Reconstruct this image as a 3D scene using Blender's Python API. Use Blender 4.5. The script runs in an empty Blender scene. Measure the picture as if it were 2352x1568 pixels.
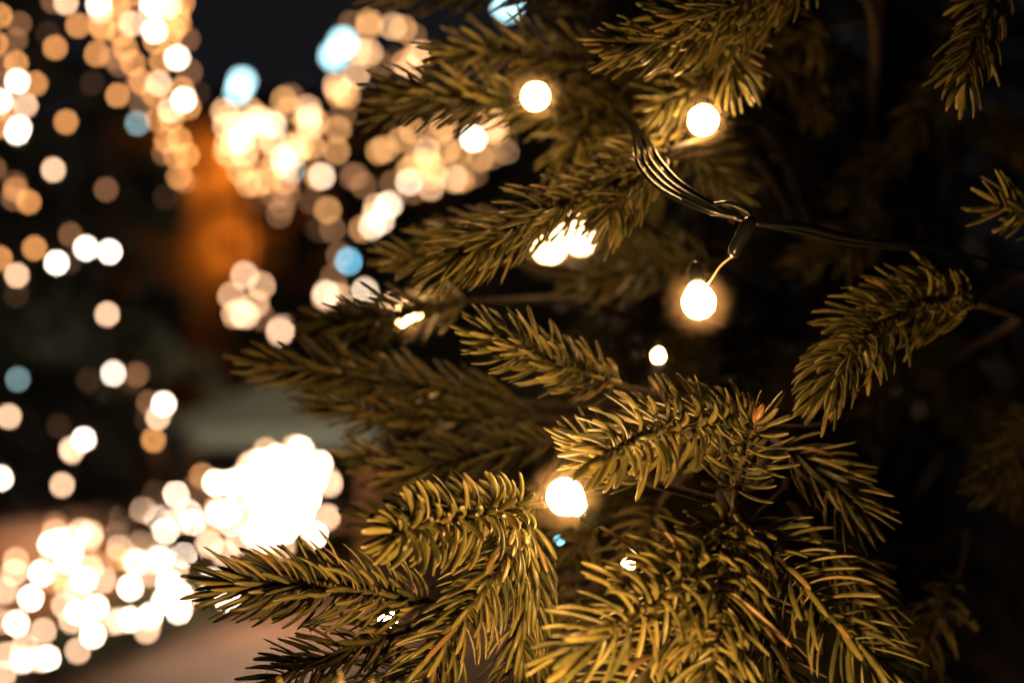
import bpy, math, random
import numpy as np
from mathutils import Vector, Matrix

# ------------------------------------------------------------------ camera, night sky, exposure
S = bpy.context.scene
COL = S.collection
CAM = np.array([0.0, 0.0, 1.25])
FOCUS = 0.556
cd = bpy.data.cameras.new("camera")
cam = bpy.data.objects.new("camera", cd)
COL.objects.link(cam)
cam.location = CAM
cam.rotation_euler = (math.radians(90), 0, 0)
cd.lens = 50.0
cd.sensor_width = 36.0
cd.sensor_fit = 'HORIZONTAL'
cd.clip_start = 0.02
cd.clip_end = 400.0
cd.dof.use_dof = True
cd.dof.focus_distance = FOCUS
cd.dof.aperture_fstop = 4.3
S.camera = cam

W = bpy.data.worlds.new("World")
S.world = W
W.use_nodes = True
W.node_tree.nodes["Background"].inputs[0].default_value = (0.0072, 0.0070, 0.0086, 1)   # city night sky
W.node_tree.nodes["Background"].inputs[1].default_value = 1.0

S.view_settings.view_transform = 'Standard'
S.view_settings.look = 'None'
S.view_settings.exposure = 0.0
S.view_settings.gamma = 1.0
S.cycles.use_denoising = True
S.cycles.denoiser = 'OPENIMAGEDENOISE'
S.cycles.denoising_input_passes = 'RGB_ALBEDO_NORMAL'
S.cycles.denoising_prefilter = 'ACCURATE'
S.cycles.use_adaptive_sampling = False
S.cycles.sample_clamp_indirect = 2.0
S.cycles.max_bounces = 4
S.cycles.diffuse_bounces = 2
S.cycles.glossy_bounces = 2
S.cycles.transmission_bounces = 3
S.cycles.use_light_tree = True

K = 0.72 / 2352.0


def P(x, y, d):
    """a point on the place seen at (x, y) of a 2352 px wide picture, d metres in front of the camera"""
    return CAM + np.array([(x - 1176) * K * d, d, -(y - 784) * K * d])


rng = np.random.default_rng(7)
random.seed(7)


# ------------------------------------------------------------------ materials
def mat(name, base=(0.5, 0.5, 0.5), rough=0.5, emit=None, strength=0.0, var=0.0, scale=20.0, base2=None, spec=0.5,
        sub=0.0, trans=0.0):
    m = bpy.data.materials.new(name)
    m.use_nodes = True
    nt = m.node_tree
    b = nt.nodes["Principled BSDF"]
    b.inputs["Base Color"].default_value = (*base, 1)
    b.inputs["Roughness"].default_value = rough
    b.inputs["Specular IOR Level"].default_value = spec
    if emit:
        b.inputs["Emission Color"].default_value = (*emit, 1)
        b.inputs["Emission Strength"].default_value = strength
    if base2 is not None:
        tc = nt.nodes.new("ShaderNodeTexCoord")
        n = nt.nodes.new("ShaderNodeTexNoise")
        n.inputs["Scale"].default_value = scale
        n.inputs["Detail"].default_value = 5.0
        r = nt.nodes.new("ShaderNodeValToRGB")
        r.color_ramp.elements[0].position = 0.36
        r.color_ramp.elements[1].position = 0.66
        r.color_ramp.elements[0].color = (*base, 1)
        r.color_ramp.elements[1].color = (*base2, 1)
        nt.links.new(tc.outputs["Object"], n.inputs["Vector"])
        nt.links.new(n.outputs["Fac"], r.inputs["Fac"])
        nt.links.new(r.outputs["Color"], b.inputs["Base Color"])
    return m


def needle_material(name, c_dark, c_light, rough, spec):
    """waxy needle: every needle has its own tint (attribute), fine streaks along it"""
    m = bpy.data.materials.new(name)
    m.use_nodes = True
    nt = m.node_tree
    b = nt.nodes["Principled BSDF"]
    b.inputs["Roughness"].default_value = rough
    b.inputs["Specular IOR Level"].default_value = spec
    at = nt.nodes.new("ShaderNodeAttribute")
    at.attribute_name = "tint"
    tc = nt.nodes.new("ShaderNodeTexCoord")
    n = nt.nodes.new("ShaderNodeTexNoise")
    n.inputs["Scale"].default_value = 260.0
    n.inputs["Detail"].default_value = 3.0
    nt.links.new(tc.outputs["Object"], n.inputs["Vector"])
    add = nt.nodes.new("ShaderNodeMath")
    add.operation = 'MULTIPLY_ADD'
    nt.links.new(n.outputs["Fac"], add.inputs[0])
    add.inputs[1].default_value = 0.45
    nt.links.new(at.outputs["Fac"], add.inputs[2])
    r = nt.nodes.new("ShaderNodeValToRGB")
    r.color_ramp.elements[0].position = 0.2
    r.color_ramp.elements[1].position = 0.9
    r.color_ramp.elements[0].color = (*c_dark, 1)
    r.color_ramp.elements[1].color = (*c_light, 1)
    br = r.color_ramp.elements.new(1.0)
    r.color_ramp.elements[1].position = 0.86
    r.color_ramp.elements[1].color = (*c_light, 1)
    br = r.color_ramp.elements[2]
    br.position = 1.0
    br.color = (0.18, 0.12, 0.045, 1)          # a few needles have turned brown
    nt.links.new(add.outputs[0], r.inputs["Fac"])
    nt.links.new(r.outputs["Color"], b.inputs["Base Color"])
    bp = nt.nodes.new("ShaderNodeBump")
    bp.inputs["Strength"].default_value = 0.12
    bp.inputs["Distance"].default_value = 0.0004
    nt.links.new(n.outputs["Fac"], bp.inputs["Height"])
    nt.links.new(bp.outputs["Normal"], b.inputs["Normal"])
    return m


M = {}
M['needle'] = needle_material('fir_needle', (0.034, 0.042, 0.012), (0.185, 0.160, 0.048), 0.38, 0.45)
M['crown'] = mat('far_fir_crown', (0.020, 0.032, 0.020), 0.6, base2=(0.05, 0.07, 0.04), scale=3.0)
M['bark'] = mat('twig_bark', (0.015, 0.010, 0.006), 0.75, base2=(0.055, 0.038, 0.018), scale=220.0)
M['trunk'] = mat('trunk_bark', (0.012, 0.009, 0.007), 0.9, base2=(0.03, 0.022, 0.016), scale=25.0)
M['bud'] = mat('bud_scale', (0.16, 0.075, 0.03), 0.45, base2=(0.25, 0.13, 0.05), scale=400.0)
M['cable'] = mat('cable_plastic', (0.010, 0.013, 0.011), 0.24)
M['cap'] = mat('socket_plastic', (0.012, 0.02, 0.014), 0.3)
M['clear'] = mat('lead_plastic', (0.35, 0.25, 0.15), 0.3)
M['bulb'] = mat('lit_bulb_glass', (0.8, 0.7, 0.5), 0.3, (1.0, 0.53, 0.18), 95.0)
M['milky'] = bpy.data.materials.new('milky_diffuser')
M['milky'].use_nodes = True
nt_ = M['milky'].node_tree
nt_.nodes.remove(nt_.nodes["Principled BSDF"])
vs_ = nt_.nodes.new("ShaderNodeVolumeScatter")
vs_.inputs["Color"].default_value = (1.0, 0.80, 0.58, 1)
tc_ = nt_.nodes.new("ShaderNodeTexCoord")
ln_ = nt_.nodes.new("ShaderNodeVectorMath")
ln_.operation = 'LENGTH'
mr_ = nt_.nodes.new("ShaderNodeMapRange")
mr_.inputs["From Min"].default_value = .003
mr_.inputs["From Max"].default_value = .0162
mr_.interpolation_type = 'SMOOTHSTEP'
mr_.inputs["To Min"].default_value = 3.6      # added volume imitating lens bloom, denser towards the core
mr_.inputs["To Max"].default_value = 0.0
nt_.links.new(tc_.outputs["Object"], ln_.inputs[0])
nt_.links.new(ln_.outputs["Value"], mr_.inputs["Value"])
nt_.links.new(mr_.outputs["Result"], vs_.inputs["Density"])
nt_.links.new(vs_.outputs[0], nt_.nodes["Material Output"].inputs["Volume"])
M['frost'] = mat('lit_bulb_frosted', (0.8, 0.7, 0.5), 0.3, (1.0, 0.62, 0.30), 9.0)
M['flood'] = mat('lit_bulb_bright', (0.8, 0.7, 0.5), 0.3, (1.0, 0.52, 0.165), 1020.0)  # for the added key bulbs out of view
EM = dict(v=((3.4, 1.5, 0.7), .15), d=((3.4, 1.5, 0.65), 1.0), o=((12.5, 5.1, 1.5), 1.0), p=((20, 12, 7.2), 1.0),
          q=((10.5, 4.9, 1.7), 1.0), f=((15, 8.2, 4.2), 1.0), g=((20, 14.5, 10), 1.0),
          w=((40, 32, 26), 1.0), W=((74, 56, 41), 1.0), x=((330, 215, 130), 1.0), t=((3.4, 5.5, 5.5), 1.0), b=((4.4, 14, 19), 1.0),
          c=((4.6, 8.0, 8.8), 1.0))
for k_, (c_, s_) in EM.items():
    mx = max(c_)
    M['lit_' + k_] = mat('lamp_glow_' + {'v': 'faint', 'd': 'dim_amber', 'o': 'amber', 'p': 'peach', 'w': 'warm_white', 'W': 'bright_warm_white', 't': 'dim_teal', 'b': 'sky_blue', 'x': 'blazing_white', 'q': 'soft_amber', 'f': 'soft_peach', 'g': 'soft_white', 'c': 'cool_white'}[k_],
                         (0.5, 0.5, 0.5), 0.4, tuple(q / mx for q in c_), mx * s_)
M['amber'] = mat('amber_lamp', (0.8, 0.6, 0.3), 0.4, (1.0, 0.52, 0.13), 95.0)
M['paving'] = mat('pale_paving', (0.10, 0.055, 0.034), 0.75, base2=(0.16, 0.09, 0.058), scale=1.6)
M['kerb'] = mat('dark_setts', (0.05, 0.03, 0.022), 0.7, base2=(0.08, 0.05, 0.036), scale=9.0)
M['brick'] = mat('brown_brick', (0.17, 0.085, 0.045), 0.8, base2=(0.26, 0.13, 0.07), scale=7.0)
M['hedge'] = mat('clipped_hedge', (0.04, 0.055, 0.025), 0.6, base2=(0.09, 0.10, 0.05), scale=8.0)
M['plaster'] = mat('ochre_plaster', (0.55, 0.20, 0.03), 0.85, base2=(0.62, 0.25, 0.05), scale=1.2)
M['rooftile'] = mat('roof_tile', (0.10, 0.05, 0.04), 0.8, base2=(0.15, 0.07, 0.05), scale=6.0)
M['frame'] = mat('window_frame', (0.12, 0.09, 0.07), 0.5)
M['glass'] = mat('dark_window_glass', (0.02, 0.02, 0.025), 0.08)
M['canvas'] = mat('pale_canvas', (0.30, 0.42, 0.40), 0.8, base2=(0.38, 0.50, 0.47), scale=4.0)
M['wood'] = mat('stall_wood', (0.30, 0.13, 0.05), 0.6, base2=(0.42, 0.20, 0.08), scale=7.0)
M['steel'] = mat('dark_steel', (0.03, 0.03, 0.035), 0.4)


# ------------------------------------------------------------------ mesh helpers
def mesh_obj(name, V, Q, m, parent=None, loc=(0, 0, 0), smooth=True, tint=None, T=None):
    """V (n,3), Q (k,4) quads and T (j,3) triangles as one mesh"""
    V = np.asarray(V, dtype=np.float32).reshape(-1, 3)
    Q = np.asarray(Q if Q is not None else [], dtype=np.int32).reshape(-1, 4)
    T = np.asarray(T if T is not None else [], dtype=np.int32).reshape(-1, 3)
    me = bpy.data.meshes.new(name)
    nq, nt_ = len(Q), len(T)
    me.vertices.add(len(V))
    me.vertices.foreach_set("co", V.ravel())
    me.loops.add(nq * 4 + nt_ * 3)
    me.loops.foreach_set("vertex_index", np.concatenate([Q.ravel(), T.ravel()]).astype(np.int32))
    me.polygons.add(nq + nt_)
    st = np.concatenate([np.arange(nq) * 4, nq * 4 + np.arange(nt_) * 3]).astype(np.int32)
    me.polygons.foreach_set("loop_start", st)
    me.polygons.foreach_set("use_smooth", np.full(nq + nt_, smooth, dtype=bool))
    me.update(calc_edges=True)
    me.validate()
    if tint is not None:
        a = me.attributes.new("tint", 'FLOAT', 'POINT')
        a.data.foreach_set("value", np.asarray(tint, dtype=np.float32))
    me.materials.append(m)
    o = bpy.data.objects.new(name, me)
    COL.objects.link(o)
    o.location = loc
    if parent is not None:
        o.parent = parent
    return o


def empty(name, loc, label=None, cat=None, group=None):
    o = bpy.data.objects.new(name, None)
    COL.objects.link(o)
    o.location = loc
    if label:
        o['label'] = label
        o['category'] = cat
    if group:
        o['group'] = group
    return o


def spline(pts, n):
    """Catmull-Rom through pts, n samples evenly by length"""
    p = np.asarray(pts, float)
    if len(p) == 2:
        p = np.array([p[0], p[0] * .67 + p[1] * .33, p[0] * .33 + p[1] * .67, p[1]])
    q = np.vstack([2 * p[0] - p[1], p, 2 * p[-1] - p[-2]])
    out = []
    for i in range(1, len(q) - 2):
        t = np.linspace(0, 1, 24, endpoint=False)[:, None]
        a, b, c, d = q[i - 1], q[i], q[i + 1], q[i + 2]
        out.append(.5 * ((2 * b) + (-a + c) * t + (2 * a - 5 * b + 4 * c - d) * t ** 2 + (-a + 3 * b - 3 * c + d) * t ** 3))
    out.append(p[-1][None])
    o = np.vstack(out)
    L = np.concatenate([[0], np.cumsum(np.linalg.norm(np.diff(o, axis=0), axis=1))])
    s = np.linspace(0, L[-1], n)
    return np.stack([np.interp(s, L, o[:, k]) for k in range(3)], 1), L[-1]


def unit(v):
    return v / np.maximum(np.linalg.norm(v, axis=-1, keepdims=True), 1e-12)


def frames(c):
    T = unit(np.gradient(c, axis=0))
    N = np.zeros_like(T)
    a = np.array([0, 0, 1.0]) if abs(T[0, 2]) < .9 else np.array([0, 1.0, 0])
    n = unit(a - T[0] * (a @ T[0]))
    for i in range(len(T)):
        n = unit(n - T[i] * (n @ T[i]))
        N[i] = n
    return T, N, np.cross(T, N)


def tube(c, r, k=8, bump=0.0):
    """tube along centreline c with radii r; returns V, Q, T (capped)"""
    c = np.asarray(c, float)
    r = np.broadcast_to(np.asarray(r, float), (len(c),))
    T, N, B = frames(c)
    th = np.arange(k) * 2 * np.pi / k
    rr = r[:, None] * (1 + bump * rng.normal(size=(len(c), k)))
    V = c[:, None] + rr[..., None] * (np.cos(th)[None, :, None] * N[:, None] + np.sin(th)[None, :, None] * B[:, None])
    n = len(c)
    i, j = np.meshgrid(np.arange(n - 1), np.arange(k), indexing='ij')
    a, b = i * k + j, i * k + (j + 1) % k
    Q = np.stack([a, b, b + k, a + k], -1).reshape(-1, 4)
    V = np.vstack([V.reshape(-1, 3), c[:1], c[-1:]])
    e0, e1 = n * k, n * k + 1
    jj = np.arange(k)
    Tr = np.vstack([np.stack([np.full(k, e0), (jj + 1) % k, jj], 1),
                    np.stack([np.full(k, e1), (n - 1) * k + jj, (n - 1) * k + (jj + 1) % k], 1)])
    return V, Q, Tr


class MB:
    def __init__(s):
        s.V, s.Q, s.T, s.t, s.n = [], [], [], [], 0

    def add(s, V, Q=None, T=None, tint=None):
        V = np.asarray(V, float)
        s.V.append(V)
        if Q is not None and len(Q):
            s.Q.append(np.asarray(Q) + s.n)
        if T is not None and len(T):
            s.T.append(np.asarray(T) + s.n)
        if tint is not None:
            s.t.append(tint)
        s.n += len(V)
        return s

    def box(s, c, d, rot=0.0, bev=None):
        """box with chamfered vertical and top edges"""
        x, y, z = np.asarray(d) / 2.0
        b = bev if bev is not None else min(x, y, z) * .15
        ring = lambda ix, iy, zz: [(x - ix, -y + iy, zz), (x - ix, y - iy, zz)]
        prof = []
        for (ins, zz) in ((b, -z), (0, -z + b), (0, z - b), (b, z)):
            xx, yy, c_ = x - ins, y - ins, b * .6
            prof.append([(xx, -yy + c_, zz), (xx, yy - c_, zz), (xx - c_, yy, zz), (-xx + c_, yy, zz), (-xx, yy - c_, zz), (-xx, -yy + c_, zz), (-xx + c_, -yy, zz), (xx - c_, -yy, zz)])
        V = np.array(prof).reshape(-1, 3)
        R = np.array([[math.cos(rot), -math.sin(rot), 0], [math.sin(rot), math.cos(rot), 0], [0, 0, 1]])
        Q = [(i * 8 + j, i * 8 + (j + 1) % 8, (i + 1) * 8 + (j + 1) % 8, (i + 1) * 8 + j) for i in range(3) for j in range(8)]
        T = [(0, j + 1, j) for j in range(1, 7)] + [(24, 24 + j, 25 + j) for j in range(1, 7)]
        return s.add(V @ R.T + np.asarray(c), Q, T)

    def tube(s, c, r, k=8, bump=0.0):
        return s.add(*tube(c, r, k, bump))

    def build(s, name, m, parent=None, loc=(0, 0, 0), smooth=True):
        return mesh_obj(name, np.vstack(s.V) - 0, np.vstack(s.Q) if s.Q else None, m, parent, loc, smooth,
                        np.concatenate(s.t) if s.t else None, np.vstack(s.T) if s.T else None)


# ------------------------------------------------------------------ needles
def needle_mesh(c, length, nlen=0.022, w=0.0026, step=0.00085, a0=72, a1=30, tipa=18, bias=(0, 0, 0), bare=0.06, seg=6, k=6,
                jit=1.0, r_stem=0.0016, flat=0.0, end=1.0):
    """needles set in a spiral round the centreline c (tip last). a0/a1: angle to the twig at the needle's foot / point"""
    T, N, B = frames(c)
    n = max(6, int(length * (end - bare) / step))
    s = np.linspace(bare, end, n) + rng.normal(size=n) * .3 / n
    s = np.clip(s, 0, 1)
    phi = np.arange(n) * math.radians(137.5) + rng.normal(size=n) * .22 * jit
    f = s * (len(c) - 1)
    i = np.minimum(f.astype(int), len(c) - 2)
    u = (f - i)[:, None]
    pos = c[i] * (1 - u) + c[i + 1] * u
    t = unit(T[i] * (1 - u) + T[i + 1] * u)
    nn = unit(N[i] * (1 - u) + N[i + 1] * u)
    bb = np.cross(t, nn)
    rad = np.cos(phi)[:, None] * nn + np.sin(phi)[:, None] * bb
    bias = np.asarray(bias, float)
    if np.any(bias):
        bp = bias - t * (t @ bias)[:, None]
        rad = unit(rad + bp)
    tan = np.cross(t, rad)
    tipf = np.clip((s - .72) / .28, 0, 1) ** 1.3
    A0 = np.radians((a0 + rng.normal(size=n) * 7 * jit) * (1 - tipf) + tipf * (tipa + rng.random(n) * 26))
    A1 = np.radians((a1 + rng.normal(size=n) * 12 * jit) * (1 - tipf) + tipf * (tipa * .5 + rng.normal(size=n) * 8))
    side = np.radians(rng.normal(size=n) * 9 * jit)
    Ln = nlen * (1 + rng.normal(size=n) * .09) * (1 - .22 * tipf) * (.72 + .28 * np.clip(s / .22, 0, 1))
    tt = np.concatenate([np.linspace(0, .955, seg), [1.0]])
    dt = np.diff(tt)
    ang = A0[:, None] + (A1 - A0)[:, None] * (tt[None] ** .85)
    dirs = np.cos(ang)[..., None] * t[:, None] + np.sin(ang)[..., None] * rad[:, None] + (np.sin(side)[:, None] * tt[None])[..., None] * tan[:, None]
    dirs = unit(dirs)
    C = pos[:, None] + rad[:, None] * r_stem * .6 + np.concatenate([np.zeros((n, 1, 3)), np.cumsum((dirs[:, :-1] + dirs[:, 1:]) * .5 * (Ln[:, None] * dt[None])[..., None], 1)], 1)
    # cross-section: wide along the tangent, thin across it; a little twist
    tw = (rng.normal(size=n) * .35 * jit)[:, None] * tt[None] + rng.normal(size=n)[:, None] * .15
    nor = unit(np.cross(np.broadcast_to(tan[:, None], dirs.shape), dirs))
    wid = unit(np.cross(dirs, nor))
    wv = np.cos(tw)[..., None] * wid + np.sin(tw)[..., None] * nor
    nv = -np.sin(tw)[..., None] * wid + np.cos(tw)[..., None] * nor
    prof = np.interp(tt, [0, .07, .22, .5, .82, .955, 1], [.80, .44, .84, 1, .93, .62, .12])
    W_ = w * (1 + rng.normal(size=n) * .1)
    ww = W_[:, None] * prof[None] * .5
    hh = ww * .5
    th = np.arange(k) * 2 * np.pi / k
    V = C[:, :, None] + (ww[..., None] * np.cos(th))[..., None] * wv[:, :, None] + (hh[..., None] * np.sin(th))[..., None] * nv[:, :, None]
    m = seg + 1
    base = (np.arange(n) * m * k)[:, None, None]
    a = np.arange(seg)[None, :, None] * k + np.arange(k)[None, None] + base
    b = np.arange(seg)[None, :, None] * k + ((np.arange(k) + 1) % k)[None, None] + base
    Q = np.stack([a, b, b + k, a + k], -1).reshape(-1, 4)
    tint = np.repeat(np.clip(rng.normal(.36, .2, n), 0, 1), m * k)
    return V.reshape(-1, 3), Q, tint


TREE = np.array([0.40, 1.45, 0.0])
tree = empty('fir_tree', TREE, 'large decorated fir tree with in-focus green needled twigs, filling the right of the picture', 'fir tree')


def sprig(pts, nlen=.021, r=.0016, limb=True, label=None, bud=0, **kw):
    """an outer twig through picture points (x, y, distance), joined back to the trunk by its limb"""
    p = [P(*q) for q in pts]
    c, L = spline(p, max(14, int(7 * len(p))))
    mb = MB()
    base = c[0].copy()
    taper = np.linspace(1.15, .55, len(c)) * r
    if limb:
        d0 = unit(c[0] - c[2])
        end = np.array([TREE[0], TREE[1], base[2] - .16])
        g = unit(np.array([end[0] - base[0], end[1] - base[1], -.05]))
        mids = [base + d0 * .018 + g * .02, base + d0 * .03 + g * .10, base * .5 + end * .5 + np.array([0, 0, .03]), end]
        lc, _ = spline([base] + mids, 22)
        allc = np.vstack([lc[::-1][:-1], c])
        rr = np.concatenate([np.linspace(.007, r * 1.15, len(lc))[:-1], taper])
        # pegs and ridges of the bark come from uneven rings
        mb.tube(allc, rr, 8, .07)
    else:
        mb.tube(c, taper, 8, .07)
    loc = base - TREE
    for V in mb.V:
        V -= base
    b = mb.build('branch', M['bark'], tree, loc)
    if label:
        b['label'] = label
    V, Q, t = needle_mesh(c, L, nlen=nlen, r_stem=r, **kw)
    mesh_obj('needles', V - base, Q, M['needle'], b, (0, 0, 0), True, t)
    tipdir = unit(c[-1] - c[-3])
    for q in range(bud):
        dv = unit(tipdir + (rng.normal(size=3) * .45 if q else 0))
        bc = c[-1] + dv * np.linspace(-.001, .0075, 7)[:, None] - base
        V, Q, T = tube(bc, np.array([.0011, .0018, .0021, .0019, .0014, .0008, .0002]), 8, .06)
        mesh_obj('bud', V, Q, M['bud'], b, (0, 0, 0), True, None, T)
    return b


HERO = dict(seg=7, k=6)
MID = dict(seg=5, k=5)
LOW = dict(seg=4, k=4)
# --- twigs in the plane of focus
sprig([(1010, 1385, .575), (860, 1362, .565), (700, 1345, .557), (515, 1342, .552)], .0215, a0=72, a1=30, step=0.00056, w=0.00232, jit=.8, label='dark twig pointing left against the lights, lit only along its needle edges', **HERO)
sprig([(1215, 1160, .578), (1110, 1180, .552), (985, 1205, .533), (905, 1225, .512)], .0195, a0=92, a1=34, step=0.00062, w=0.00284, tipa=26, jit=.7, label='bright yellow green twig pointing left above the dark one', **HERO)
sprig([(1212, 1165, .575), (1165, 1270, .562), (1085, 1390, .553), (1000, 1510, .548), (930, 1630, .545)], .0215, a0=68, a1=22, step=0.00055, w=0.00241, jit=.8, **HERO)
sprig([(1222, 1180, .59), (1222, 1330, .585), (1200, 1480, .58), (1175, 1640, .58)], .022, a0=56, a1=14, step=0.00057, w=0.00232, jit=.8, **HERO)
sprig([(960, 1435, .58), (830, 1480, .575), (710, 1525, .572), (625, 1562, .57)], .020, a0=62, a1=30, step=0.00068, w=0.00232, **HERO)
sprig([(960, 1500, .60), (880, 1560, .595), (800, 1640, .59)], .02, step=0.00068, w=0.00224, **MID)
sprig([(1750, 985, .582), (1620, 980, .562), (1490, 995, .545), (1385, 1045, .525)], .0225, a0=94, a1=34, step=0.00067, w=0.00292, tipa=24, jit=.75, r=.0018, label='brightest twig just right of the lit bulb, needles curled towards its tip', **HERO)
sprig([(1500, 1110, .585), (1420, 1070, .578), (1340, 1015, .57)], .0205, a0=50, a1=18, step=0.00068, w=0.00224, **HERO)
sprig([(1690, 1150, .562), (1698, 1085, .556), (1720, 1015, .552), (1738, 965, .548)], .0195, a0=88, a1=54, step=0.00084, w=0.00249, tipa=50, bud=3, r=.0019, jit=.9, label='short upright twig ending in small brown buds', **HERO)
# unseen twig added under the picture to shade the dark one
sprig([(1040, 1690, .47), (900, 1672, .466), (740, 1672, .462), (560, 1690, .458)], .0175, a0=75, a1=40, step=.00045, w=.0026, **MID)
# --- the big drooping fan at the bottom right, nearer than the focus
sprig([(1690, 1175, .552), (1640, 1260, .535), (1555, 1345, .515), (1440, 1430, .50), (1330, 1500, .492)], .0255, a0=80, a1=32, step=0.00087, w=0.00292, bias=(-.35, -.1, .45), r=.0017, jit=.8, label='drooping twig with long amber needles, nearest in the bottom right fan', **HERO)
sprig([(1690, 1175, .552), (1668, 1300, .528), (1650, 1450, .510), (1625, 1640, .495)], .0245, a0=68, a1=24, step=0.00084, w=0.00292, r=.0017, jit=.8, **HERO)
sprig([(1700, 1185, .552), (1790, 1285, .543), (1900, 1400, .536), (2020, 1530, .53)], .0245, a0=76, a1=38, step=0.00091, w=0.00258, jit=.8, **HERO)
sprig([(1665, 1290, .54), (1600, 1400, .525), (1500, 1520, .515), (1400, 1640, .51)], .024, a0=70, a1=28, step=0.00091, w=0.00267, **HERO)
sprig([(1680, 1290, .56), (1740, 1420, .555), (1800, 1560, .55), (1830, 1660, .55)], .0225, a0=60, a1=26, step=0.00099, w=0.00249, **MID)
sprig([(1790, 1020, .60), (1870, 1070, .60), (1935, 1130, .598), (1975, 1180, .597)], .0225, a0=60, a1=24, step=0.00076, **MID)
sprig([(1880, 1240, .615), (1960, 1320, .61), (2010, 1420, .605)], .0225, a0=55, a1=20, step=0.00084, **MID)
# --- right side
sprig([(2260, 700, .625), (2130, 690, .612), (2015, 745, .60), (1940, 830, .588), (1905, 885, .583)], .0245, a0=72, a1=20, step=.00040, w=.0024, bias=(-.3, 0, -.2), r=.0018, label='drooping twig at right with yellow lit needle ends', **HERO)
sprig([(2310, -80, .61), (2255, 50, .60), (2215, 190, .592)], .021, a0=52, a1=18, step=0.00083, **MID)
sprig([(2430, 490, .62), (2350, 480, .615), (2290, 470, .61)], .019, a0=66, a1=30, step=0.00104, **MID)
sprig([(2430, 900, .78), (2360, 1020, .75), (2270, 1110, .73)], .024, step=0.00104, **LOW)
sprig([(2200, 1330, .72), (2150, 1420, .70), (2090, 1520, .69)], .021, step=0.00124, **LOW)
# --- centre, behind the focus
sprig([(1440, 890, .625), (1320, 850, .612), (1200, 800, .602), (1115, 768, .594)], .0205, a0=66, a1=26, step=0.00062, w=0.00232, label='olive green twig pointing left in the centre, slightly blurred', **HERO)
sprig([(1540, 360, .645), (1400, 420, .632), (1240, 495, .62), (1080, 575, .607), (1030, 610, .603)], .0235, a0=58, a1=22, step=0.00062, w=0.00215, bias=(0, 0, -.3), r=.0019, label='long arching twig pointing down left above the centre', **HERO)
sprig([(1540, 345, .635), (1480, 395, .628), (1425, 455, .62), (1400, 505, .616)], .021, a0=60, a1=24, step=0.00067, w=0.00206, bias=(0, 0, -.35), **HERO)
sprig([(1580, 290, .68), (1480, 340, .67), (1420, 370, .665), (1370, 395, .66)], .022, a0=60, a1=24, step=0.00083, bias=(0, 0, -.2), **MID)
sprig([(1200, 925, .74), (960, 885, .715), (730, 850, .69), (610, 838, .68)], .022, a0=55, a1=20, step=0.00083, r=.002, label='blurred twig reaching far left over the canopy', **MID)
sprig([(1270, 965, .74), (1060, 960, .72), (870, 945, .705), (740, 925, .695)], .022, a0=55, a1=22, step=0.00094, **MID)
sprig([(1290, 1010, .70), (1130, 1040, .69), (980, 1075, .68), (900, 1090, .675)], .022, a0=58, a1=24, step=0.00094, **MID)
sprig([(1150, 1110, .72), (1000, 1090, .70), (880, 1060, .69), (820, 1045, .685)], .02, a0=58, a1=24, step=0.00104, **LOW)
sprig([(1150, 1230, .70), (1010, 1225, .685), (900, 1205, .675), (850, 1190, .67)], .02, a0=58, a1=24, step=0.00104, **LOW)
sprig([(1090, 690, .75), (940, 712, .73), (800, 738, .715), (720, 745, .71)], .02, a0=62, a1=28, step=0.00094, **LOW)
sprig([(1150, 600, .72), (1020, 592, .705), (900, 588, .695)], .019, a0=60, a1=26, step=0.00104, **LOW)
sprig([(1250, 500, .72), (1150, 515, .71), (1050, 535, .70), (990, 545, .695)], .018, a0=58, a1=22, step=0.00094, **LOW)
# --- top
sprig([(1560, 170, .75), (1340, 135, .73), (1140, 115, .71), (1020, 128, .70)], .024, a0=62, a1=26, step=0.00094, r=.002, **MID)
sprig([(1420, 40, .78), (1200, -30, .75), (1000, -30, .73), (880, -25, .72)], .024, a0=62, a1=28, step=0.00104, r=.002, **LOW)
sprig([(1480, 285, .74), (1280, 250, .72), (1080, 225, .705), (900, 205, .695)], .023, a0=60, a1=26, step=0.00094, r=.002, **MID)
sprig([(1300, 230, .76), (1130, 230, .74), (980, 240, .73), (860, 262, .72)], .018, a0=62, a1=30, step=0.00145, **LOW)
sprig([(1860, -30, .64), (1700, 40, .625), (1560, 85, .612), (1420, 110, .605)], .0225, a0=58, a1=22, step=0.00062, r=.002, **HERO)
sprig([(1900, -110, .63), (1780, -30, .615), (1660, 15, .606), (1540, 35, .60)], .0225, a0=55, a1=20, step=0.00072, **MID)
sprig([(1600, 30, .66), (1670, 110, .65), (1690, 190, .642)], .021, a0=56, a1=22, step=0.00083, bias=(.2, 0, -.3), **MID)
sprig([(1640, 150, .68), (1570, 210, .67), (1510, 250, .66)], .021, a0=58, a1=24, step=0.00094, bias=(0, 0, -.3), **MID)
sprig([(1560, 300, .75), (1630, 380, .735), (1680, 440, .725)], .022, a0=60, a1=28, step=0.00094, **MID)
sprig([(1420, 220, .74), (1340, 300, .72), (1290, 370, .71)], .022, step=0.00094, **LOW)
sprig([(1640, 600, .78), (1480, 620, .76), (1340, 650, .75)], .022, step=0.00104, **LOW)
sprig([(1600, 560, .80), (1500, 575, .79), (1440, 600, .78)], .022, step=0.00104, **LOW)
sprig([(1370, 1170, .70), (1310, 1290, .69), (1280, 1420, .685)], .022, step=0.00094, **LOW)
sprig([(1330, 1380, .66), (1290, 1470, .655), (1270, 1570, .65)], .021, step=0.00094, **LOW)
sprig([(1520, 1150, .68), (1480, 1220, .67), (1450, 1300, .66)], .021, step=0.00104, **LOW)
sprig([(2050, 320, .9), (1990, 400, .88), (1940, 440, .87)], .022, step=0.00124, **LOW)
sprig([(1900, 60, .8), (1800, 130, .79), (1730, 170, .78)], .022, step=0.00114, **LOW)
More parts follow.
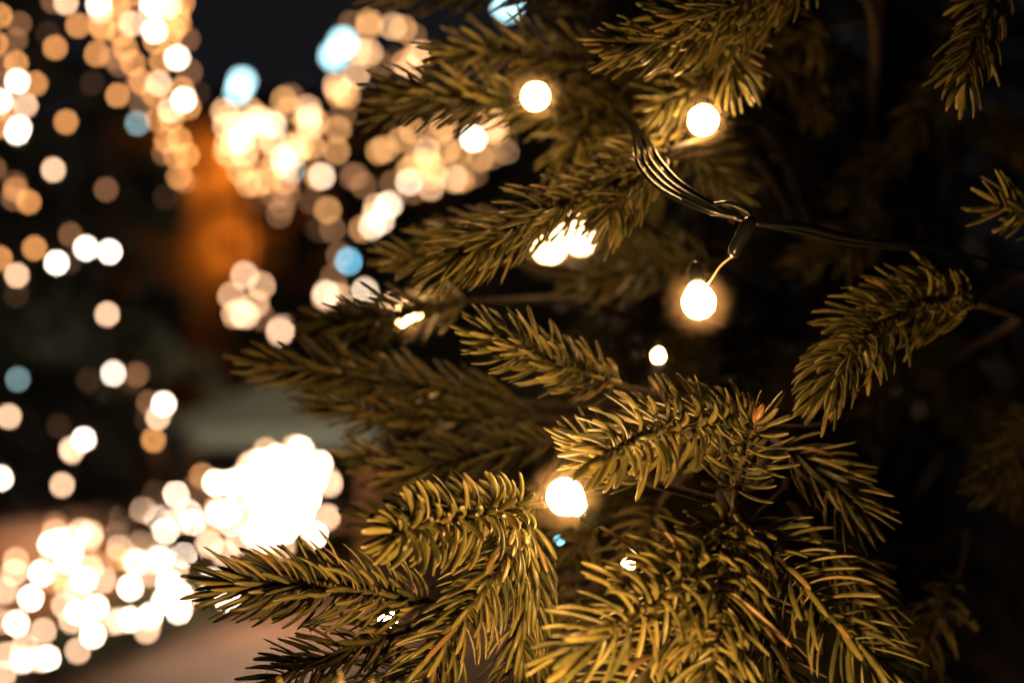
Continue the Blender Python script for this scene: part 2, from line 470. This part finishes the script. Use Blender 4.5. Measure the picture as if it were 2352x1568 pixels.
sprig([(2050, 500, .85), (1950, 560, .83), (1850, 600, .82)], .022, step=0.00114, **LOW)

# --- deeper twigs: a few shapes, copied with their needles
protos = []
for q in range(4):
    n_ = 16
    x = np.linspace(0, .115 + .02 * q, n_)
    c = np.stack([x, .012 * np.sin(x * 20 + q * 2), -.10 * x - 2.0 * x ** 2 * (.4 + .3 * q)], 1)
    V, Q, t = needle_mesh(c, x[-1], nlen=.022, step=.0011, bare=.02, **LOW)
    stem, _ = spline([(-.30, 0, -.10), (-.18, .01, -.035), (-.06, 0, -.004), (0, 0, 0)], 10)
    mb = MB().tube(np.vstack([stem[:-1], c]), np.concatenate([np.linspace(.007, .0022, 10)[:-1], np.linspace(.0022, .0009, n_)]), 6, .05)
    b = mb.build('branch', M['bark'], tree, (0, 0, 0))
    mesh_obj('needles', V, Q, M['needle'], b, (0, 0, 0), True, t)
    protos.append((b, V, Q, t))


def place_rot(dirv, roll):
    X = unit(np.asarray(dirv, float))
    up = np.array([0, 0, 1.0])
    Y = unit(np.cross(up, X))
    Z = np.cross(X, Y)
    R = Matrix(((X[0], Y[0], Z[0]), (X[1], Y[1], Z[1]), (X[2], Y[2], Z[2])))
    return R @ Matrix.Rotation(roll, 3, 'X')


edge_y = [-100, 100, 200, 330, 430, 560, 700, 860, 1050, 1200, 1350, 1700]
edge_x = [1060, 1180, 1200, 1330, 1250, 1250, 1260, 1150, 1120, 1200, 1300, 1330]
fill = []
while len(fill) < 72:
    y = rng.uniform(-60, 1640)
    x0 = np.interp(y, edge_y, edge_x) + 130
    x = x0 + (2420 - x0) * rng.random() ** 1.5
    d = rng.uniform(.76, 1.05)
    if len(fill) < 34 and (x > 1650 or d < .80):
        continue
    if x > 1650 and d < .93:
        continue
    if 1450 < x < 2250 and 180 < y < 900 and d < .97:
        continue
    pos = P(x, y, d)
    out = unit(np.array([pos[0] - TREE[0], pos[1] - TREE[1], 0]))
    dv = unit(out + np.array([-.25, -.45, -.35]) + rng.normal(size=3) * .3)
    tip = pos + dv * .16
    tx, ty = 1176 + tip[0] / (K * tip[1]), 784 - (tip[2] - 1.25) / (K * tip[1])
    if tip[1] < .69 or tx < np.interp(ty, edge_y, edge_x) + 40:
        continue
    fill.append((pos, dv, len(fill) % 4))
used = set()
for pos, dv, q in fill:
    b0 = protos[q][0]
    if q in used:
        b = b0.copy()
        COL.objects.link(b)
        for ch in b0.children:
            c_ = ch.copy()
            COL.objects.link(c_)
            c_.parent = b
    else:
        b = b0
        used.add(q)
    b.location = Vector(pos - TREE)
    b.rotation_euler = place_rot(dv, rng.uniform(-.6, .6)).to_euler()
    s_ = rng.uniform(.85, 1.2)
    b.scale = (s_, s_, s_)

# the mass of twigs round the trunk
mb = MB()
for q in range(170):
    a = rng.uniform(0, 2 * math.pi)
    z = rng.uniform(.55, 2.1)
    rr = rng.uniform(.12, .62) * (1 - (z - .5) * .18)
    pos = np.array([TREE[0] + math.cos(a) * rr, TREE[1] + math.sin(a) * rr * .8, z])
    if pos[1] < 1.15:
        continue
    px_, py_ = 1176 + pos[0] / (K * pos[1]), 784 - (pos[2] - 1.25) / (K * pos[1])
    if px_ < np.interp(py_, edge_y, edge_x) + 420:
        continue
    V, Q, t = protos[q % 4][1:]
    R = np.array(place_rot(np.array([math.cos(a), math.sin(a), -.35]) + rng.normal(size=3) * .2, rng.uniform(0, 6)))
    mb.add(V @ R.T * 1.5 + pos - TREE, Q, None, t)
inner = mb.build('inner_twigs', M['needle'], tree)
inner['kind'] = 'stuff'
tz = np.linspace(0, 2.6, 14)
MB().tube(np.stack([.01 * np.sin(tz * 3), .01 * np.cos(tz * 2), tz], 1), np.linspace(.055, .012, 14), 14, .05).build('trunk', M['trunk'], tree)

# ------------------------------------------------------------------ string of lights on the near tree
def sphere(r, nu, nv, squash=1.0):
    V, Q, T = [], [], []
    V.append((0, 0, r * squash))
    for i in range(1, nv):
        a = math.pi * i / nv
        for j in range(nu):
            b = 2 * math.pi * j / nu
            V.append((r * math.sin(a) * math.cos(b), r * math.sin(a) * math.sin(b), r * squash * math.cos(a)))
    V.append((0, 0, -r * squash))
    e = len(V) - 1
    for j in range(nu):
        T.append((0, 1 + j, 1 + (j + 1) % nu))
        T.append((e, 1 + (nv - 2) * nu + (j + 1) % nu, 1 + (nv - 2) * nu + j))
    for i in range(nv - 2):
        for j in range(nu):
            Q.append((1 + i * nu + j, 1 + (i + 1) * nu + j, 1 + (i + 1) * nu + (j + 1) % nu, 1 + i * nu + (j + 1) % nu))
    return np.array(V), np.array(Q), np.array(T)


string = empty('light_string', P(1720, 520, .57), 'dark cable string of glowing warm bulbs hung through the near fir tree', 'light string')
SO = np.array(string.location)


def lathe(prof, k=16):
    """surface of revolution round Z; prof = [(z, r)], first ring on top"""
    V, Q = [], []
    for z, r in prof:
        for j in range(k):
            V.append((r * math.cos(2 * math.pi * j / k), r * math.sin(2 * math.pi * j / k), z))
    for i in range(len(prof) - 1):
        for j in range(k):
            Q.append((i * k + j, (i + 1) * k + j, (i + 1) * k + (j + 1) % k, i * k + (j + 1) % k))
    return np.array(V), np.array(Q)


R0 = .0060
bulb_prof = [(.0064, .0001), (.0060, .0023), (.0048, .0043), (.0030, .0057), (.0005, .0064), (-.0018, .0062), (-.0042, .0050), (-.0060, .0036), (-.0076, .0027)]
cap_prof = [(-.0074, .0001), (-.0074, .0031), (-.0088, .0033), (-.0125, .0031), (-.0150, .0024), (-.0165, .0012), (-.0167, .0001)]
bV, bQ = lathe(bulb_prof, 18)
cV, cQ = lathe(cap_prof, 14)
proto_bulb = None


def near_bulb(x, y, d, tail, scale=1.0, m='bulb'):
    """bulb with its socket; tail = direction from the globe to its wire"""
    global proto_bulb
    p = P(x, y, d)
    if proto_bulb is None:
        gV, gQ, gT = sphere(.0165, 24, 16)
        b = mesh_obj('bulb', gV, gQ, M['milky'], string, (0, 0, 0), True, None, gT)  # outer globe is the added bloom halo, lit_core is the bulb itself
        mesh_obj('lit_core', bV, bQ, M['bulb'], b)
        mesh_obj('socket', cV, cQ, M['cap'], b)
        proto_bulb = b
    else:
        b = proto_bulb.copy()
        COL.objects.link(b)
        for ch in proto_bulb.children:
            c_ = ch.copy()
            COL.objects.link(c_)
            c_.parent = b
    if m != 'bulb':
        for ch in b.children:
            if ch.name.startswith('lit_core'):
                ch.data = ch.data.copy()
                ch.data.materials[0] = M[m]
    b.location = Vector(p - SO)
    b.rotation_euler = Vector(unit(np.asarray(tail, float))).to_track_quat('-Z', 'Y').to_euler()
    b.scale = (scale,) * 3
    return p, unit(np.asarray(tail, float)) * .0155 * scale + p


near = [  # x, y, d, tail
    (1230, 222, .668, (.3, .6, .5), 1.0, 'bulb'), (1615, 277, .645, (.1, .6, .6), 1.05, 'bulb'),
    (1605, 694, .582, (-.05, .35, .9), 1.1, 'bulb'), (1298, 1140, .553, (.75, .3, -.62), 1.16, 'bulb'),
    (1512, 818, .70, (.1, .3, .9), .5, 'bulb'), (1262, 566, .79, (.2, .7, .4), 1.5, 'frost'), (1300, 530, .80, (.3, .7, .3), 1.6, 'frost'), (1318, 490, .80, (.1, .7, .4), 1.3, 'frost'), (1334, 552, .81, (.4, .7, .3), 1.3, 'frost'),
    (890, 1425, .66, (.5, .6, .2),   .6, 'bulb'), (1442, 1297, .62, (.6, .5, -.1), .42, 'bulb'),
    (1285, 1238, .74, (.5, .6, .2), .28, 'lit_b'),
    (935, 725, .76, (.6, .6, .2), 1.0, 'bulb'),
    # unseen bulbs added below the view, far brighter, to light the nearest twigs
    (1270, 1890, .37, (.3, .7, -.6), 1.0, 'flood'), (1340, 1880, .39, (.2, .7, -.6), .9, 'flood'),
    (1210, 1860, .39, (.3, .7, -.6), 1.0, 'flood')]
ends = [near_bulb(*q) for q in near]


def wire(pts, r=.0009, m='cable', n=40, raw=False):
    p = [np.asarray(q, float) if raw else P(*q) for q in pts]
    c, _ = spline(p, n)
    V, Q, T = tube(c, r, 8)
    return mesh_obj('wire', V - SO, Q, M[m], string, (0, 0, 0), True, None, T)


for off, dz in ((0, 0), (-14, .004), (-26, -.004), (-38, .003)):
    wire([(1425 + off * .3, 262, .69), (1472 + off * .6, 300, .64), (1496 + off, 335 - off * .35, .606 + dz), (1512 + off * 1.1, 365 - off * .6, .596 + dz), (1560 + off, 418 - off * .55, .586 + dz), (1640 + off * .5, 470 - off * .4, .577 + dz),
          (1690, 494 - off * .15, .573), (1722, 512, .571)])
wire([(1640, 470, .574), (1672, 467, .570), (1705, 478, .568), (1722, 494, .568), (1724, 515, .569)], .0010)
for off, dz in ((0, 0), (12, .004), (-8, .008)):
    wire([(1722, 512, .571), (1775, 516 + off * .4, .573 + dz), (1850, 524 + off, .58 + dz), (1940, 546 + off, .59 + dz), (2070, 565 + off * .5, .61), (2240, 590, .64), (2420, 640, .68)], .00095)
# splitter block where the leads leave the cable
c_, _ = spline([P(1728, 500, .569), P(1712, 530, .568), P(1690, 570, .569), P(1684, 592, .570)], 12)
V, Q, T = tube(c_, np.array([.0016, .0026, .0031, .0033, .0033, .0032, .0031, .0030, .0029, .0028, .0024, .0012]), 12)
mesh_obj('splitter', V - SO, Q, M['cable'], string, (0, 0, 0), True, None, T)
e = ends[2][1]
wire([P(1686, 585, .571), P(1655, 610, .577), P(1622, 652, .582), e], .00045, 'clear', raw=True)
e = ends[3][1]
wire([e, P(1385, 1212, .562), P(1430, 1240, .572), P(1490, 1290, .60)], .0008, 'clear', raw=True)
for i_ in (0, 1, 4, 5, 6, 7, 8, 9, 10, 11, 12):
    e = ends[i_][1]
    wire([e, e + np.array([.02, .03, .01]), e + np.array([.06, .09, .0])], .0007, raw=True)
for i_ in (13, 14, 15):
    e = ends[i_][1]
    wire([e, e + np.array([.01, .03, -.03]), np.array([e[0] * .6 + .05, .56, e[2] - .06]), np.array([e[0] * .6 + .1, .75, e[2] - .02])], .0009, raw=True)

# ------------------------------------------------------------------ background: ground, house, trees, stall, lamps
g = mesh_obj('ground', [(-60, -8, 0), (60, -8, 0), (60, 120, 0), (-60, 120, 0)], [(0, 1, 2, 3)], M['paving'], smooth=False)
g['kind'] = 'structure'
pth = mesh_obj('path', [(-2.10, 4.20, .004), (-.83, 7.00, .004), (-1.13, 7.10, .004), (-2.45, 4.30, .004)], [(0, 1, 2, 3)], M['kerb'], smooth=False)
pth['kind'] = 'structure'


def far_fir(x, y, h, r, label, seed, base=.35, n=9000, group='fir trees in the background'):
    rg = np.random.default_rng(seed)
    t = empty('fir_tree', (x, y, 0), label, 'fir tree', group)
    tz = np.linspace(0, h * .97, 10)
    MB().tube(np.stack([0 * tz, 0 * tz, tz], 1), np.linspace(.035 * h * .6, .01, 10), 10, .06).build('trunk', M['trunk'], t)
    # drooping boughs in tiers, each bough a spray of narrow leaf faces
    nb = 90
    zb = base + (h - base) * (1 - np.sqrt(rg.random(nb)))
    V = []
    per = n // nb
    for z in zb:
        a = rg.uniform(0, 2 * math.pi)
        R = r * (1 - (z - base) / (h - base)) ** .8 * rg.uniform(.75, 1.1) + .06
        s = rg.random(per) ** .7
        wd = .16 * R * (1.05 - s) * rg.normal(size=per)
        px = s * R
        pz = z - .35 * R * s ** 2 + .10 * R * s + rg.normal(size=per) * .03
        p = np.stack([px * math.cos(a) - wd * math.sin(a), px * math.sin(a) + wd * math.cos(a), pz], 1)
        d = np.stack([math.cos(a) + rg.normal(size=per) * .6, math.sin(a) + rg.normal(size=per) * .6, -.4 + rg.normal(size=per) * .4], 1)
        d = unit(d) * rg.uniform(.05, .10, per)[:, None] * (.6 + .1 * h)
        sd = unit(np.cross(d, rg.normal(size=(per, 3)))) * .010 * (.6 + .1 * h)
        V.append(np.stack([p - sd, p + sd, p + d + sd * .3, p + d - sd * .3], 1).reshape(-1, 3))
    V = np.vstack(V)
    Q = np.arange(len(V)).reshape(-1, 4)
    mesh_obj('crown', V, Q, M['crown'], t, smooth=False)
    return t


far_fir(-1.98, 4.6, 3.6, 1.02, 'dark fir tree at far left hung with sparse amber bulbs', 1, base=.75)
far_fir(-2.42, 6.3, 4.8, 1.05, 'tall dark fir tree behind the left one with a dense curtain of bulbs', 2, base=1.2)
far_fir(-1.12, 11.0, 3.1, .95, 'teal dark fir tree behind the middle lights, right of the orange wall', 3, base=.85, n=20000)
far_fir(-1.93, 12.5, 3.1, .65, 'slim teal dark fir tree close against the right edge of the orange wall', 6, base=.6, n=16000)
far_fir(1.75, 6.0, 5.0, 1.25, 'dark fir tree at far right behind the near fir tree', 8, base=.4, n=14000)
far_fir(.75, 5.2, 4.6, 1.2, 'dark fir tree directly behind the near fir tree', 7, base=.4, n=14000)
far_fir(-.35, 9.6, 3.1, .95, 'fir tree wrapped in crowded peach lights left of the near tree', 4, base=.5)

# house with the ochre wall
hx, hy = -3.0, 26.0
house = empty('house', (hx, hy, 0), 'ochre plastered house glowing orange between two dark firs', 'house')
MB().box((0, 2.5, 2.7), (9.0, 5.0, 5.4), bev=.03).build('wall', M['plaster'], house, smooth=False)
MB().add([(-4.9, -.5, 5.4), (4.9, -.5, 5.4), (4.9, 2.5, 6.3), (-4.9, 2.5, 6.3), (4.9, 5.5, 5.4), (-4.9, 5.5, 5.4), (-4.9, -.5, 5.25), (4.9, -.5, 5.25), (4.9, 5.5, 5.25), (-4.9, 5.5, 5.25)],
         [(0, 1, 2, 3), (3, 2, 4, 5), (1, 0, 6, 7), (5, 4, 8, 9), (6, 9, 8, 7)], [(0, 3, 5), (1, 4, 2)]).build('roof', M['rooftile'], house, smooth=False)
for wx in (-3.4, 2.2, 3.6):
    for wz in (1.6, 3.9):
        f = MB().box((wx, -.04, wz), (.95, .10, 1.35)).build('window', M['frame'], house, smooth=False)
        MB().box((wx, -.10, wz), (.75, .03, 1.15)).build('pane', M['glass'], f, smooth=False)

for lx, ly, ll in ((528, 565, 'lower'), (478, 385, 'upper')):
    lp = P(lx, ly, 25.62)
    wl = empty('wall_lamp', lp, ll + ' of two shielded amber lamps washing the ochre house wall with orange light', 'wall lamp', 'amber lamps on the house wall')
    V, Q, T = sphere(.07, 12, 8)
    mesh_obj('lit_bulb', V, Q, M['amber'], wl, (0, 0, 0), True, None, T)
    MB().box((0, -.16, 0), (.34, .03, .34)).box((0, .12, -.14), (.05, .54, .03)).build('shield', M['steel'], wl, smooth=False)

# stall with a pale canopy and a lit wooden post
sx, sy = -1.36, 8.2
stall = empty('market_stall', (sx, sy, 0), 'small market stall with pale teal canopy and orange lit wooden post', 'market stall')
A = [(-.62, -.5, 0.78), (.62, -.5, 0.78), (.62, .5, 0.78), (-.62, .5, 0.78), (0, 0, 1.04)]
roofV = np.array(A + [(x_, y_, z_ - .10) for x_, y_, z_ in A[:4]])
MB().add(roofV, [(0, 5, 6, 1), (1, 6, 7, 2), (2, 7, 8, 3), (3, 8, 5, 0)], [(0, 1, 4), (1, 2, 4), (2, 3, 4), (3, 0, 4)]).build('canopy', M['canvas'], stall, smooth=False)
for qx in (-.57, .1, .57):
    for qy in ((-.45, .45) if abs(qx) > .3 else (-.45,)):
        MB().box((qx, qy, .34), (.07, .07, .68)).build('post', M['wood'], stall, smooth=False)
MB().box((0, -.2, .26), (1.0, .45, .05)).build('counter', M['wood'], stall, smooth=False)


def street_lamp(x, y, d, r, label, heads):
    p = P(x, y, d)
    t = empty('street_lamp', (p[0], p[1], 0), label, 'street lamp', 'cool white street lamps')
    z = p[2]
    MB().tube([(0, .15, 0), (0, .15, 1.0), (0, .15, z * .7), (0, .15, z + .1), (0, .1, z + .3), (0, 0, z + .32)], [.07, .05, .04, .035, .03, .025], 10).build('pole', M['steel'], t)
    for dx, dz, k in heads:
        V, Q, T = sphere(r * k, 12, 8)
        mesh_obj('lamp_head', V + np.array([dx, 0, z + dz]), Q, M['lit_c'], t, (0, 0, 0), True, None, T)
        MB().tube([(dx, 0, z + dz + r * k * .9), (dx * .5, .03, z + .3), (0, .1, z + .31)], .018, 8).build('bracket', M['steel'], t)


street_lamp(556, 188, 20, .085, 'cool white street lamp glowing above the orange wall', ((0, 0, 1), (-.06, -.14, .8)))
street_lamp(788, 98, 20, .095, 'cool white street lamp glowing at upper left of the near tree', ((0, 0, 1), (-.13, -.19, .95)))
street_lamp(1165, 14, 20, .10, 'cool white street lamp mostly hidden by twigs at top centre', ((0, 0, 1),))

# hedges that carry the low lights
def hedge(x0, y0, x1, y1, h, w, label, seed):
    rg = np.random.default_rng(seed)
    a, b = np.array([x0, y0, 0.]), np.array([x1, y1, 0.])
    t = empty('low_hedge', (a + b) / 2, label, 'hedge', 'low clipped hedges')
    L = np.linalg.norm(b - a)
    n = int(2600 * L)
    u = rg.random(n)
    sd = np.array([-(b - a)[1], (b - a)[0], 0]) / L
    p = (a - b)[None] * (u[:, None] - .5) * -1 + sd * (rg.uniform(-.5, .5, n) * w)[:, None] + np.array([0, 0, 1.0]) * (rg.random(n) ** .6 * h)[:, None]
    d = unit(rg.normal(size=(n, 3))) * .035
    e = unit(np.cross(d, rg.normal(size=(n, 3)))) * .016
    V = np.stack([p - e, p + d * .5 - e * .2, p + d, p + e], 1).reshape(-1, 3)
    mesh_obj('foliage', V, np.arange(len(V)).reshape(-1, 4), M['hedge'], t, smooth=False)


hedge(-1.75, 5.2, -1.25, 7.2, .16, .30, 'low clipped hedge covered in blazing white lights, lower left', 11)

def added_low_wall(x0, y0, x1, y1, h):
    a, b = np.array([x0, y0]), np.array([x1, y1])
    L = float(np.linalg.norm(b - a))
    an = math.atan2(b[1] - a[1], b[0] - a[0])
    t = empty('garden_wall', (*(a + b) / 2, 0), 'low brown brick garden wall glowing behind the white lights', 'wall')
    t.rotation_euler = (0, 0, an)
    MB().box((0, 0, h / 2), (L, .2, h), bev=.004).build('brickwork', M['brick'], t, smooth=False)
    MB().box((0, 0, h + .025), (L + .04, .27, .05), bev=.012).build('coping', M['paving'], t, smooth=False)


added_low_wall(-2.9, 5.4, -1.35, 7.6, .42)  # added wall stands in for the hazy glow behind the lights
# ------------------------------------------------------------------ background strings of bulbs
bulb_meshes = {}


def bulb_string(name, label, group, items, dfun, rscale=.0020, wire_on=True):
    """items: (x, y, class); one thing with a wire and a bulb part for every lamp"""
    root = empty(name, (0, 0, 0), label, 'light string', group)
    pts = []
    for x, y, c in items:
        d = dfun(x, y)
        pts.append((P(x, y, d), c, d))
    root.location = pts[0][0]
    o0 = np.array(root.location)
    for p, c, d in pts:
        if c not in bulb_meshes:
            V, Q, T = sphere(1.0, 8, 6, 1.0)
            ob = mesh_obj('bulb', V, Q, M['lit_' + c], root, (0, 0, 0), True, None, T)
            bulb_meshes[c] = ob
        else:
            ob = bulb_meshes[c].copy()
            COL.objects.link(ob)
            ob.parent = root
        ob.location = Vector(p - o0)
        s_ = rscale * d * (.82 if c == 'W' else 1.0)
        ob.scale = (s_, s_, s_ * 1.1)
    # the wire runs from bulb to nearest next bulb, just behind them
    left = [p for p, c, d in pts]
    cur = left.pop(0)
    path = [cur]
    while left:
        k = min(range(len(left)), key=lambda i: np.linalg.norm(left[i] - cur))
        cur = left.pop(k)
        path.append(cur)
    dm = np.mean([d for _, _, d in pts])
    path = np.array(path) + np.array([0, .0032 * dm, .002 * dm])
    n = len(path) * 4
    c, _ = spline(path, n)
    V, Q, T = tube(c, .0022, 5)
    mesh_obj('wire', V - o0, Q, M['cable'], root, (0, 0, 0), True, None, T)


def Z(s, ox, oy, sc):
    """read 'x,y,c' triples noted in an enlarged crop"""
    out = []
    for q in s.split():
        x, y, c = q.split(',')
        out.append((ox + float(x) * sc, oy + float(y) * sc, c))
    return out


A1 = Z("0,110,o 132,163,d 105,275,d 110,430,o 25,430,d 118,555,w 240,570,o 30,575,d 173,720,p 40,730,o 130,870,w 115,900,w 10,860,o 0,690,w "
       "530,175,o 375,325,o 360,10,d 450,20,p 450,830,o 362,1155,p 722,1290,d 105,1250,d 105,1290,o 90,1350,d 195,1375,o 630,565,v "
       "800,650,o 325,230,v -30,300,o -40,1150,d 935,840,t", 0, 0, .3375)
A1 += Z("480,60,d 235,150,o 0,220,o 385,250,w 585,150,w 745,175,w 115,335,p 110,470,v 470,250,v 730,600,p 770,1000,w 930,1010,d 900,1060,v "
        "118,1040,t 60,1295,p 400,1360,v 485,1510,p 570,1450,w 1010,1200,d 1000,1320,v 1075,1300,p 1115,1210,w 1045,1455,o 600,1050,v", 0, 519, .3375)
A1 += Z("5,200,w 415,245,p 480,20,p", 0, 1029, .3437)
A2 = Z("675,30,w 680,80,p 790,40,o 870,40,d 700,200,o 690,180,o 820,230,o 895,165,p 820,110,o 660,370,o 850,330,o 905,430,o 760,390,d 815,440,d "
       "1040,20,w 1110,50,p 1150,40,p 1030,70,p 1050,210,w 1215,155,o 1180,200,o 1150,250,o 1275,270,d 1060,280,o 1205,395,w 1100,420,o 1290,490,d "
       "1080,570,p 960,555,o 930,570,d 1050,640,o 960,720,d 1235,610,o 1250,680,w 1160,750,p 1280,730,o 1165,810,o 1080,810,o 1135,960,o 1220,950,o "
       "1275,1060,o 1200,1060,o 1120,1040,d 1215,1200,o 1250,1230,d 1125,1340,v 1350,640,v 1240,20,o 1210,90,o 700,-30,o 900,-40,o 1100,-60,p 1230,-80,o", 0, 0, .3375)
F1 = Z("1980,660,d 1970,750,o 1700,750,o 1550,800,o 1610,850,p 1640,900,p 1800,850,p 1860,850,w 1750,810,o 2090,820,w 2110,790,p 2150,830,o 2300,640,o "
       "1590,930,o 1590,970,p 1640,960,w 1560,1050,o 1670,1050,o 1690,1130,o 1800,960,o 1850,960,p 1980,1000,p 2000,980,o 2040,1000,o 2130,1000,o "
       "1930,1080,w 1940,1130,p 1990,1160,t 1870,1140,o 1820,1230,o 1690,1250,o 1940,1230,o 1960,1250,d 2190,1200,w 2160,1200,o 2290,1030,o 2300,880,o "
       "2130,1370,d 2230,1430,o 1950,1320,d 1920,1400,d 1900,1460,d 1760,1370,v 2170,1560,v 1700,1200,d 1750,1250,o 1870,1330,d", 0, 0, .3375)
F2 = Z("360,165,d 480,180,o 480,150,o 640,180,p 780,250,d 800,370,o 750,480,p 440,350,o 480,360,p 400,350,p 560,440,d 660,400,v 390,515,p 310,630,o "
       "330,650,o 270,620,o 300,780,d 545,1030,o 700,950,o 1190,945,W 1320,800,o 1340,880,o 1310,850,o 1380,1000,o 1410,960,d 1010,1020,o 960,900,o "
       "900,1130,o 870,1100,o 760,1150,o 750,1240,w 640,1250,d 920,1200,o 1060,1220,p 1110,1220,o 1200,1180,d 1170,1180,d 1240,1080,o 1320,1080,o "
       "780,1300,d 365,1200,d 390,1200,d 440,1260,d 600,1400,w 620,1390,w 530,1410,p 520,1470,p 560,1500,w 500,1540,w 430,1560,o 110,1370,v "
       "150,1560,v 230,1560,d", 686, 0, .3375)
F2 += Z("2310,200,d 2270,350,d 2210,480,p 2220,460,w 2310,480,p", 0, 519, .3375) + [(800, 600, 'b'), (838, 668, 'w'), (905, 700, 'p')]
CL = Z("1665,335,p 1575,475,o 1780,405,o 1740,530,o 1600,600,o 1670,605,p 1640,590,o 1780,620,v", 0, 519, .3375)
CL2 = Z("1915,680,p 1905,720,p", 0, 519, .3375)
H1 = Z("90,690,w 115,830,w 275,835,w 30,950,w 205,1000,w 110,1170,w 290,1220,w 0,1150,p 50,1380,p 150,1420,w 320,1400,w 280,1410,w 20,1510,p 520,1350,w "
       "400,620,w 450,750,w 540,560,w 600,570,p 480,610,p 370,510,d 780,560,p 800,660,p 920,610,w 950,620,p 910,760,w 560,880,w 520,930,w 690,880,p "
       "420,860,o 600,800,p 870,930,w 430,1050,p 520,1100,w 480,1150,w 640,1060,w 620,1250,w 800,1150,w 870,1140,w 750,1160,w 340,640,w 470,690,w 250,1400,w", 0, 1029, .3437)
H2 = Z("1180,300,w 1040,280,d 950,400,p 1050,450,w 1100,480,w 1260,420,w 1290,500,w 1290,280,d 1440,230,w 1540,230,w 1350,190,o 1510,430,w 1130,900,w "
       "1100,1020,w 1180,1040,w 1170,830,p 1280,600,w 1320,650,w 1690,100,p 1750,90,w 1850,60,w 1690,280,o 1420,480,o 1110,560,w 1240,560,w 1200,980,w "
       "1740,300,W 1740,520,W 1830,270,W 1990,330,W 1880,450,W 2010,420,W 1940,120,W 1800,200,W 1900,200,W 2000,250,W 1850,350,W 1950,400,W 1820,480,W 1900,540,W 1780,580,W 2050,330,W 2090,210,W 1760,420,w 1960,480,W "
       "1600,620,p 1500,700,p 1400,640,p", 0, 1029, .3437)

jr = np.random.default_rng(5)
F1 += [(x + jr.normal() * 16, y + jr.normal() * 18, 'p' if jr.random() < .5 else 'o') for x, y, c in F1 if c in 'pwo'][:24]
F2 += [(x + jr.normal() * 14, y + jr.normal() * 16, 'p' if jr.random() < .4 else 'o') for x, y, c in F2 if c in 'pwo' and x > 860][:16]
H1 = [(x, y, c.replace('w', 'W')) for x, y, c in H1]
H1 = [(x, y, 'p' if c == 'W' and i % 5 in (1, 3) else c) for i, (x, y, c) in enumerate(H1)]
for _ in range(26):
    x_ = jr.uniform(0, 560)
    H1.append((x_, jr.uniform(1240 - .30 * x_, 1540 - .26 * x_), ('f', 'q', 'p')[_ % 3]))
for _ in range(14):
    x_ = jr.uniform(330, 545)
    H2.append((x_, jr.uniform(1225 - .1 * x_, 1520 - .26 * x_), 'w' if _ % 3 else 'p'))
for _ in range(20):  # dimmer bulbs added round the white mass, imitating bloom at its edge
    a_ = jr.uniform(0, 6.28)
    H2.append((655 + 105 * math.cos(a_), 1140 + 115 * math.sin(a_), ('f', 'p', 'w')[_ % 3]))
H2 = [(x, y, c.replace('W', 'x').replace('w', 'W')) for x, y, c in H2]
F1, F2 = [[(x, y, {'o': 'q', 'p': 'f', 'w': 'g'}.get(c, c)) for x, y, c in q] for q in (F1, F2)]
bulb_string('light_string', 'sparse string of amber and white bulbs scattered over the dark left fir', 'strings of bulbs in the background', A1, lambda x, y: 3.55 + jr.uniform(-.2, .2))
bulb_string('light_string', 'dense hanging curtain of amber bulbs at the top left', 'strings of bulbs in the background', A2, lambda x, y: 4.6 + jr.uniform(-.4, .4))
bulb_string('light_string', 'crowded drift of peach bulbs right of the orange wall', 'strings of bulbs in the background', F1, lambda x, y: 8.0 + jr.uniform(-.7, .7))
bulb_string('light_string', 'crowded peach bulbs meeting the near tree with one blue bulb below', 'strings of bulbs in the background', F2, lambda x, y: 7.4 + jr.uniform(-.6, .6))
bulb_string('light_string', 'small cluster of overlapping peach bulbs below the orange wall', 'strings of bulbs in the background', [(x, y, {'p': 'p', 'o': 'f', 'v': 'd'}[c]) for x, y, c in CL + CL2], lambda x, y: 11.6 + jr.uniform(-.2, .2))
bulb_string('light_string', 'blazing white bulbs along the low hedge at the lower left corner', 'strings of bulbs in the background', H1, lambda x, y: float(np.clip(1.02 / max(.12, (y - 784) * K), 4.2, 6.2)) + jr.uniform(-.2, .2))
bulb_string('light_string', 'blazing white bulbs massed behind the dark left pointing twig', 'strings of bulbs in the background', H2, lambda x, y: float(np.clip(1.0 / max(.10, (y - 784) * K), 4.6, 6.2)) + jr.uniform(-.2, .2))
